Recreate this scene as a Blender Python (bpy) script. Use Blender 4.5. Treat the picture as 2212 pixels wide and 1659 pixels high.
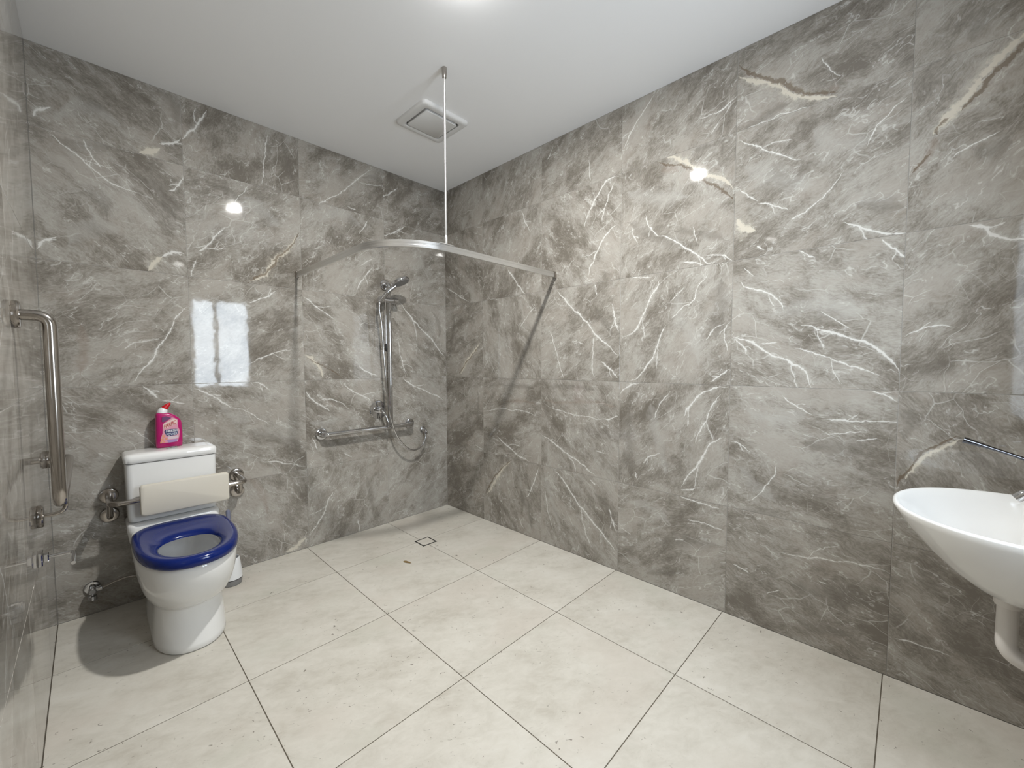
import bpy, math, random
from mathutils import Vector, Matrix
random.seed(7)
for o in list(bpy.data.objects): bpy.data.objects.remove(o)
S = bpy.context.scene
COL = S.collection

# ------------------------------------------------------------------ camera
F_PX, YAW, PITCH, ROLL = 887.1, 0.8017, -0.0505, -0.0024
CAM = Vector((-2.17896, -2.9085, 1.25232))
H, W, D = 2.714, 2.3246, 3.30            # ceiling height, room width (x), room depth (y)
_fw = Vector((math.sin(YAW)*math.cos(PITCH), math.cos(YAW)*math.cos(PITCH), math.sin(PITCH)))
_rt = Vector((math.cos(YAW), -math.sin(YAW), 0)); _up = _rt.cross(_fw)
_r2 = math.cos(ROLL)*_rt + math.sin(ROLL)*_up; _u2 = -math.sin(ROLL)*_rt + math.cos(ROLL)*_up
cd = bpy.data.cameras.new('camera'); cam = bpy.data.objects.new('camera', cd); COL.objects.link(cam)
cd.sensor_width = 36; cd.lens = F_PX/2212*36; cd.clip_start = .01; cd.clip_end = 50
m = Matrix((_r2, _u2, -_fw)).transposed().to_4x4(); m.translation = CAM
cam.matrix_world = m
S.camera = cam

# ------------------------------------------------------------------ world, exposure
LAMP_L = 2400.0          # radiance of the downlight lens
WIN_L = 11.5              # radiance of the frosted window panes (daylight behind them)
wd = bpy.data.worlds.new('world'); S.world = wd; wd.use_nodes = True
wd.node_tree.nodes['Background'].inputs[0].default_value = (.72, .85, 1, 1)
wd.node_tree.nodes['Background'].inputs[1].default_value = 1.0
S.view_settings.view_transform = 'Standard'; S.view_settings.look = 'None'
S.cycles.max_bounces = 8
S.view_settings.exposure = 0.37; S.view_settings.gamma = 1; S.view_settings.use_curve_mapping = False

# ------------------------------------------------------------------ mesh helpers
class MB:
    def __init__(s): s.v = []; s.f = []
    def add(s, vs, fs):
        b = len(s.v); s.v += [tuple(p) for p in vs]; s.f += [tuple(i+b for i in f) for f in fs]; return s
    def box(s, x0, x1, y0, y1, z0, z1, c=0.0):
        """box, optionally with chamfered edges"""
        if c <= 0:
            return s.add([(x0,y0,z0),(x1,y0,z0),(x1,y1,z0),(x0,y1,z0),(x0,y0,z1),(x1,y0,z1),(x1,y1,z1),(x0,y1,z1)],
                         [(3,2,1,0),(4,5,6,7),(0,1,5,4),(1,2,6,5),(2,3,7,6),(3,0,4,7)])
        rr = lambda z, i: [(x0+i,y0+c,z),(x0+c,y0+i,z),(x1-c,y0+i,z),(x1-i,y0+c,z),(x1-i,y1-c,z),(x1-c,y1-i,z),(x0+c,y1-i,z),(x0+i,y1-c,z)]
        rings = [[((p[0]),(p[1]),z) for p in rr(z, i)] for z, i in ((z0, c*.6),(z0+c*.6, 0),(z1-c*.6, 0),(z1, c*.6))]
        return s.loft(rings)
    def loft(s, rings, cap0=True, cap1=True, closed=False):
        n = len(rings[0]); vs = [p for r in rings for p in r]; fs = []
        R = len(rings)
        for i in range(R if closed else R-1):
            a, b = i*n, ((i+1) % R)*n
            for j in range(n):
                k = (j+1) % n; fs.append((a+j, a+k, b+k, b+j))
        if not closed:
            if cap0: fs.append(tuple(range(n-1, -1, -1)))
            if cap1: fs.append(tuple((R-1)*n+j for j in range(n)))
        return s.add(vs, fs)
    def tube(s, pts, r, n=16, caps=True):
        pts = [Vector(p) for p in pts]; N = len(pts)
        rs = r if isinstance(r, (list, tuple)) else [r]*N
        tan = []
        for i in range(N):
            t = (pts[min(i+1, N-1)]-pts[max(i-1, 0)]).normalized(); tan.append(t)
        ref = Vector((0,0,1)) if abs(tan[0].z) < .9 else Vector((1,0,0))
        u = (ref-tan[0]*ref.dot(tan[0])).normalized(); rings = []
        for i in range(N):
            u = (u-tan[i]*u.dot(tan[i])).normalized(); w = tan[i].cross(u)
            rings.append([pts[i]+(u*math.cos(2*math.pi*j/n)+w*math.sin(2*math.pi*j/n))*rs[i] for j in range(n)])
        return s.loft(rings, caps, caps)
    def lathe(s, prof, center, axis='z', n=32, caps=True):
        """prof: list of (radius, along)"""
        c = Vector(center); rings = []
        for r, h in prof:
            ring = []
            for j in range(n):
                a = 2*math.pi*j/n; p, q = r*math.cos(a), r*math.sin(a)
                ring.append(c+{'z': Vector((p,q,h)), 'y': Vector((q,h,p)), 'x': Vector((h,p,q))}[axis])
            rings.append(ring)
        return s.loft(rings, caps, caps)
    def prism(s, poly, y0, y1):
        """poly of (x,z), extruded along y"""
        n = len(poly)
        return s.add([(x,y0,z) for x,z in poly]+[(x,y1,z) for x,z in poly],
                     [tuple(range(n)), tuple(range(2*n-1, n-1, -1))]+[(j, j+n, (j+1)%n+n, (j+1)%n) for j in range(n)])
    def mesh(s, name, ang=35):
        me = bpy.data.meshes.new(name); me.from_pydata(s.v, [], s.f)
        import bmesh
        bm = bmesh.new(); bm.from_mesh(me); bmesh.ops.recalc_face_normals(bm, faces=bm.faces); bm.to_mesh(me); bm.free()
        me.shade_smooth(); me.set_sharp_from_angle(angle=math.radians(ang)); return me
    def build(s, name, mat, parent=None, ang=35, sub=0):
        o = bpy.data.objects.new(name, s.mesh(name, ang)); COL.objects.link(o); o.data.materials.append(mat)
        if parent: o.parent = parent; o.matrix_parent_inverse = parent.matrix_world.inverted() if False else Matrix.Translation(-parent.location)
        if sub:
            md = o.modifiers.new('subdivision', 'SUBSURF'); md.levels = sub; md.render_levels = sub
        return o

def fillet(pts, r, k=8):
    pts = [Vector(p) for p in pts]; out = [pts[0]]
    for i in range(1, len(pts)-1):
        a, b, c = pts[i-1], pts[i], pts[i+1]; d1 = (a-b); d2 = (c-b)
        ang = d1.angle(d2); t = min(r/math.tan(ang/2), d1.length*.49, d2.length*.49)
        p, q = b+d1.normalized()*t, b+d2.normalized()*t
        for j in range(k+1):
            s = j/k; out.append((p*(1-s)**2+b*2*s*(1-s)+q*s*s))
    out.append(pts[-1]); return out
def spline(pts, k=8):
    P = [Vector(p) for p in pts]; P = [P[0]*2-P[1]]+P+[P[-1]*2-P[-2]]; out = []
    for i in range(1, len(P)-2):
        for j in range(k):
            t = j/k; a, b, c, d = P[i-1:i+3]
            out.append(.5*((2*b)+(c-a)*t+(2*a-5*b+4*c-d)*t*t+(3*b-a-3*c+d)*t**3))
    out.append(P[-2]); return out

def tag(o, label=None, cat=None, group=None, kind=None):
    if label: o['label'] = label
    if cat: o['category'] = cat
    if group: o['group'] = group
    if kind: o['kind'] = kind
    return o
def thing(name, loc, label, cat):
    o = bpy.data.objects.new(name, None); COL.objects.link(o); o.location = loc; o.empty_display_size = .05
    return tag(o, label, cat)

# ------------------------------------------------------------------ materials
def mat(name, col, rough=.5, metal=0, **kw):
    m = bpy.data.materials.new(name); m.use_nodes = True; nt = m.node_tree; b = nt.nodes['Principled BSDF']
    b.inputs['Base Color'].default_value = (*col, 1); b.inputs['Roughness'].default_value = rough; b.inputs['Metallic'].default_value = metal
    for k, v in kw.items(): b.inputs[k.replace('_', ' ')].default_value = v
    # fine procedural variation of the gloss
    n = nt.nodes.new('ShaderNodeTexNoise'); n.inputs['Scale'].default_value = 35; n.inputs['Detail'].default_value = 3
    tc = nt.nodes.new('ShaderNodeTexCoord'); nt.links.new(tc.outputs['Object'], n.inputs['Vector'])
    mr = nt.nodes.new('ShaderNodeMapRange'); mr.inputs['To Min'].default_value = rough*.85; mr.inputs['To Max'].default_value = min(1, rough*1.15)
    nt.links.new(n.outputs['Fac'], mr.inputs['Value']); nt.links.new(mr.outputs['Result'], b.inputs['Roughness'])
    return m
def emis(name, col, strength):
    m = bpy.data.materials.new(name); m.use_nodes = True; nt = m.node_tree; nt.nodes.clear()
    e = nt.nodes.new('ShaderNodeEmission'); o = nt.nodes.new('ShaderNodeOutputMaterial')
    e.inputs[0].default_value = (*col, 1); e.inputs[1].default_value = strength; nt.links.new(e.outputs[0], o.inputs[0])
    m.cycles.emission_sampling = 'FRONT'; return m
CHROME = mat('chrome', (.60,.60,.61), .05, 1)
CHROME_DARK_REFL = mat('chrome_dark_reflection', (.10,.10,.11), .12, 1)  # chrome for the tap lever, dark room reflections put into its colour
STEEL = mat('brushed_steel', (.42,.39,.36), .17, 1)
ALU = mat('satin_aluminium', (.78,.78,.78), .30, 1)
CERAMIC = mat('white_ceramic', (.80,.80,.79), .07)
BLUE = mat('blue_plastic', (.0014,.013,.125), .14, 0, Specular_IOR_Level=.4)
CREAM = mat('cream_plastic', (.62,.58,.50), .42)
WHITEP = mat('white_plastic', (.75,.76,.77), .35)
GREYP = mat('grey_plastic', (.20,.20,.20), .45)
HANDLEP = mat('grey_blue_plastic', (.16,.17,.24), .4)
BLACK = mat('black_rubber', (.008,.008,.008), .4)
MAGENTA = mat('magenta_plastic', (.42,.008,.13), .25)
RED = mat('red_plastic', (.50,.004,.012), .3)
CEIL = mat('ceiling_paint', (.88,.885,.90), .75)
FANW = mat('fan_white', (.68,.68,.68), .4)
GROUT = mat('wall_grout', (.36,.345,.32), .8)
FGROUT = mat('floor_grout', (.115,.095,.07), .9)
PIPE = mat('white_pvc', (.66,.63,.60), .3)
FRAME = mat('window_frame_white', (.6,.6,.6), .4)
WATER = mat('water', (.7,.72,.7), .02, 0)

class NT:
    """tiny node-graph writer"""
    def __init__(s, nt): s.nt = nt
    def n(s, typ, **kw):
        nd = s.nt.nodes.new('ShaderNode'+typ)
        for k, v in kw.items(): setattr(nd, k, v)
        return nd
    def put(s, sock, v):
        if isinstance(v, bpy.types.NodeSocket): s.nt.links.new(v, sock)
        elif v is not None: sock.default_value = v
    def math(s, op, a, b=None, c=None, clamp=False):
        nd = s.n('Math', operation=op, use_clamp=clamp); s.put(nd.inputs[0], a)
        if b is not None: s.put(nd.inputs[1], b)
        if c is not None: s.put(nd.inputs[2], c)
        return nd.outputs[0]
    def vmath(s, op, a, b=None):
        nd = s.n('VectorMath', operation=op); s.put(nd.inputs[0], a)
        if b is not None: s.put(nd.inputs[1], b)
        return nd.outputs['Value'] if op in ('DOT_PRODUCT', 'LENGTH', 'DISTANCE') else nd.outputs[0]
    def noise(s, vec, scale, detail=4, rough=.55, dist=0.0, out='Fac', dim='3D'):
        nd = s.n('TexNoise', noise_dimensions=dim); s.put(nd.inputs['Vector'], vec); nd.inputs['Scale'].default_value = scale
        nd.inputs['Detail'].default_value = detail; nd.inputs['Roughness'].default_value = rough; nd.inputs['Distortion'].default_value = dist
        return nd.outputs[out]
    def ramp(s, fac, stops, interp='LINEAR'):
        nd = s.n('ValToRGB'); s.put(nd.inputs[0], fac); cr = nd.color_ramp; cr.interpolation = interp
        while len(cr.elements) < len(stops): cr.elements.new(.5)
        for e, (p, c) in zip(cr.elements, stops): e.position = p; e.color = (*c, 1) if len(c) == 3 else c
        return nd.outputs[0]
    def sm(s, v, a, b, lo=0.0, hi=1.0):
        nd = s.n('MapRange', interpolation_type='SMOOTHSTEP'); s.put(nd.inputs['Value'], v)
        nd.inputs['From Min'].default_value = a; nd.inputs['From Max'].default_value = b; nd.inputs['To Min'].default_value = lo; nd.inputs['To Max'].default_value = hi
        return nd.outputs[0]
    def mix(s, fac, a, b, blend='MIX'):
        nd = s.n('Mix', data_type='RGBA', blend_type=blend); s.put(nd.inputs[0], fac); s.put(nd.inputs[6], a); s.put(nd.inputs[7], b); return nd.outputs[2]

# marble body shared by all wall tiles (grey-taupe stone print with fine white veining)
def make_marble_group():
    g = bpy.data.node_groups.new('marble_body', 'ShaderNodeTree'); I = g.interface
    for nm, tp in (('Vector', 'NodeSocketVector'), ('Seed', 'NodeSocketVector'), ('Angle', 'NodeSocketFloat'), ('Tone', 'NodeSocketFloat')):
        I.new_socket(nm, in_out='INPUT', socket_type=tp)
    I.new_socket('Color', in_out='OUTPUT', socket_type='NodeSocketColor')
    t = NT(g); gi = g.nodes.new('NodeGroupInput'); go = g.nodes.new('NodeGroupOutput')
    sx = t.n('SeparateXYZ'); t.put(sx.inputs[0], gi.outputs['Vector']); cx = t.n('CombineXYZ'); t.put(cx.inputs[0], sx.outputs[0]); t.put(cx.inputs[1], sx.outputs[2])
    rot = t.n('VectorRotate', rotation_type='Z_AXIS'); t.put(rot.inputs['Vector'], cx.outputs[0]); t.put(rot.inputs['Angle'], gi.outputs['Angle'])
    base = t.vmath('ADD', rot.outputs[0], gi.outputs['Seed'])
    dn = t.noise(base, 4.0, 3, .6, out='Color', dim='2D'); dn = t.vmath('SUBTRACT', dn, (.5,.5,.5)); sc = t.n('VectorMath', operation='SCALE'); t.put(sc.inputs[0], dn); sc.inputs['Scale'].default_value = .085
    p = t.vmath('ADD', base, sc.outputs[0])
    st = t.vmath('MULTIPLY', p, (1.0, 1.9, 1.0))             # streaks run along local x after rotation
    cloud = t.noise(st, 2.6, 4, .6, dim='2D')
    mott = t.noise(st, 11.0, 4, .7, dim='2D')
    grain = t.noise(t.vmath('MULTIPLY', p, (1, 2.6, 1)), 60, 2, .7, dim='2D')
    v = t.math('ADD', t.math('MULTIPLY', cloud, .58), t.math('MULTIPLY', mott, .29)); v = t.math('ADD', v, t.math('MULTIPLY', grain, .21)); v = t.math('ADD', v, gi.outputs['Tone'])
    col = t.ramp(v, [(.40, (.165,.147,.124)), (.485, (.240,.220,.192)), (.545, (.310,.290,.259)), (.61, (.375,.357,.324)), (.72, (.435,.420,.388))])
    tint = t.sm(t.math('ADD', cloud, t.math('MULTIPLY', t.noise(base, 5.0, 2, .6, dim='2D'), .6)), .80, .98, 0, .35); col = t.mix(tint, col, (.30,.262,.225, 1))
    # fine vein nets: cracks between cells, and ridges of stretched noise, only in patches
    k = t.noise(t.vmath('ADD', base, (7.3, 3.1, 0)), 4.4, 2, .5, dim='2D')
    vo = t.n('TexVoronoi', feature='DISTANCE_TO_EDGE', voronoi_dimensions='2D'); t.put(vo.inputs['Vector'], t.vmath('MULTIPLY', p, (1, 2.1, 1))); vo.inputs['Scale'].default_value = 6.0
    r1 = t.math('MULTIPLY', t.sm(vo.outputs['Distance'], .0, .024, 1, 0), t.sm(k, .50, .66, 0, .55))
    vf = t.n('TexVoronoi', feature='DISTANCE_TO_EDGE', voronoi_dimensions='2D'); t.put(vf.inputs['Vector'], t.vmath('MULTIPLY', p, (1.5, 1, 1))); vf.inputs['Scale'].default_value = 13.0
    r2 = t.math('MULTIPLY', t.sm(vf.outputs['Distance'], .0, .035, 1, 0), t.sm(k, .42, .30, 0, .24))
    rn = t.math('ABSOLUTE', t.math('SUBTRACT', t.noise(st, 3.4, 4, .6, dim='2D'), .5))
    r3 = t.math('MULTIPLY', t.sm(rn, 0, .014, 1, 0), t.sm(mott, .44, .62, 0, .60))
    net = t.math('MAXIMUM', t.math('MAXIMUM', r1, r2), r3)
    col = t.mix(net, col, (.60,.59,.56, 1))
    t.put(go.inputs[0], col); return g
MARBLE = make_marble_group()

VEIN = {'w': (.68,.675,.65), 'c': (.60,.56,.48), 'b': (.125,.088,.055), 'd': (.145,.13,.112), 'l': (.43,.42,.395), 'r': (.22,.16,.125)}
def marble_material(name, angle, seed, tone, veins):
    """veins: list of (kind, [(u,w)...] points in tile metres, width, strength)"""
    m = bpy.data.materials.new(name); m.use_nodes = True; nt = m.node_tree; b = nt.nodes['Principled BSDF']; t = NT(nt)
    tc = t.n('TexCoord'); gr = t.n('Group'); gr.node_tree = MARBLE
    t.put(gr.inputs['Vector'], tc.outputs['Object']); gr.inputs['Seed'].default_value = seed; gr.inputs['Angle'].default_value = angle; gr.inputs['Tone'].default_value = tone
    col = gr.outputs[0]
    sd = t.vmath('ADD', tc.outputs['Object'], seed)
    if veins:
        j1 = t.vmath('SUBTRACT', t.noise(sd, 15, 3, .6, out='Color'), (.5,.5,.5)); s1 = t.n('VectorMath', operation='SCALE'); t.put(s1.inputs[0], j1); s1.inputs['Scale'].default_value = .037
        pj = t.vmath('ADD', tc.outputs['Object'], s1.outputs[0])
        ragged = t.noise(sd, 55, 2, .7); rag_soft = t.noise(sd, 14, 3, .7)
        order = {'l': 0, 'd': 1, 'r': 2, 'c': 3, 'w': 4, 'b': 5}
        for kind, pts, wd, amt in sorted(veins, key=lambda v: order[v[0]]):
            A, B = Vector(pts[0]), Vector(pts[-1]); L = (B-A).length
            if L < 1e-4: continue
            e = (B-A)/L; pe = Vector((-e.y, e.x))
            rel = t.vmath('SUBTRACT', pj, (A.x, 0, A.y))
            tt = t.math('MULTIPLY', t.vmath('DOT_PRODUCT', rel, (e.x, 0, e.y)), 1/L)
            dd = t.vmath('DOT_PRODUCT', rel, (pe.x, 0, pe.y))
            if len(pts) > 2:
                fc = t.n('FloatCurve'); cm = fc.mapping; cm.use_clip = False; cu = cm.curves[0]
                ks = sorted(((max(0, min(1, (Vector(q)-A).dot(e)/L)), (Vector(q)-A).dot(pe)) for q in pts), key=lambda q: q[0])
                R = max(.02, max(abs(k[1]) for k in ks)*1.2)
                for i, (kx, ky) in enumerate(ks):
                    yy = .5+.5*ky/R
                    if i == 0: cu.points[0].location = (0, yy)
                    elif i == len(ks)-1: cu.points[-1].location = (1, yy)
                    else: cu.points.new(kx, yy)
                cm.update(); t.put(fc.inputs['Value'], t.math('MAXIMUM', t.math('MINIMUM', tt, 1.0), 0.0))
                off = t.math('MULTIPLY_ADD', fc.outputs[0], 2*R, -R)
                dd = t.math('SUBTRACT', dd, off)
            dist = t.math('ABSOLUTE', dd)
            soft = kind in 'ldr'
            tap = t.math('MULTIPLY', t.math('MULTIPLY', t.math('SUBTRACT', 1.02, tt), 5.0, clamp=True), t.math('MULTIPLY', t.math('ADD', tt, .02), 5.0, clamp=True))
            wv = t.math('MULTIPLY', tap, t.math('MULTIPLY_ADD', rag_soft if soft else ragged, 3.0 if soft or kind in 'bc' else 1.8, -.6 if soft else (-.75 if kind in 'bc' else -.35)))
            wv = t.math('MULTIPLY', wv, wd)
            q = t.math('DIVIDE', dist, t.math('MAXIMUM', wv, 1e-5))
            mask = t.sm(q, .0 if soft else .40, 1.5 if soft else 1.15, amt, 0)
            if kind in 'wc': mask = t.math('ADD', mask, t.sm(q, .8, 3.4, .20, 0), clamp=True)
            col = t.mix(mask, col, (*VEIN[kind], 1))
    t.put(b.inputs['Base Color'], col)
    b.inputs['Roughness'].default_value = .045; b.inputs['IOR'].default_value = 1.5
    bp = t.n('Bump'); bp.inputs['Strength'].default_value = .05; bp.inputs['Distance'].default_value = .01
    t.put(bp.inputs['Height'], t.noise(sd, 9, 2, .5)); t.put(b.inputs['Normal'], bp.outputs[0])
    return m

def floor_material():
    m = bpy.data.materials.new('floor_tile_stone'); m.use_nodes = True; nt = m.node_tree; b = nt.nodes['Principled BSDF']; t = NT(nt)
    tc = t.n('TexCoord'); oi = t.n('ObjectInfo')
    rv = t.n('CombineXYZ'); t.put(rv.inputs[0], t.math('MULTIPLY', oi.outputs['Random'], 31)); t.put(rv.inputs[1], t.math('MULTIPLY', oi.outputs['Random'], 17))
    p = t.vmath('ADD', tc.outputs['Object'], rv.outputs[0])
    rot = t.n('VectorRotate', rotation_type='Z_AXIS'); t.put(rot.inputs['Vector'], p); rot.inputs['Angle'].default_value = .5
    st = t.vmath('MULTIPLY', rot.outputs[0], (1, 1.6, 1))
    v = t.math('ADD', t.math('MULTIPLY', t.noise(st, 3.0, 8, .6), .55), t.math('MULTIPLY', t.noise(st, 15, 7, .7, .5), .45))
    col = t.ramp(v, [(.34, (.47,.435,.375)), (.46, (.555,.525,.465)), (.55, (.605,.575,.515)), (.68, (.65,.625,.57))])
    tint = t.sm(t.noise(p, 2.1, 3, .5), .5, .68, 0, .5); col = t.mix(tint, col, (.565,.515,.455, 1))
    gtint = t.sm(t.noise(t.vmath('ADD', p, (5, 9, 2)), 2.6, 3, .5), .56, .72, 0, .35); col = t.mix(gtint, col, (.50,.50,.425, 1))
    # short dark flecks of the print
    fl = t.sm(t.noise(t.vmath('MULTIPLY', rot.outputs[0], (1, 2.6, 1)), 30, 4, .65), .60, .74, 0, 1); fl = t.math('MULTIPLY', fl, t.sm(t.noise(p, 5, 3, .6), .45, .62, .08, .60))
    col = t.mix(fl, col, (.25,.225,.185, 1))
    # dirt specks
    sp = t.sm(t.noise(t.vmath('MULTIPLY', st, (1, .8, 1)), 52, 2, .4, .8), .69, .75, 0, .85); sp = t.math('MULTIPLY', sp, t.sm(t.noise(t.vmath('ADD', p, (2, 3, 4)), 3.0, 2, .5), .47, .56, 0, 1))
    col = t.mix(sp, col, (.12,.10,.075, 1))
    t.put(b.inputs['Base Color'], col); b.inputs['Roughness'].default_value = .5
    bp = t.n('Bump'); bp.inputs['Strength'].default_value = .12; bp.inputs['Distance'].default_value = .002
    t.put(bp.inputs['Height'], v); t.put(b.inputs['Normal'], bp.outputs[0]); return m
FLOOR = floor_material()

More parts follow.
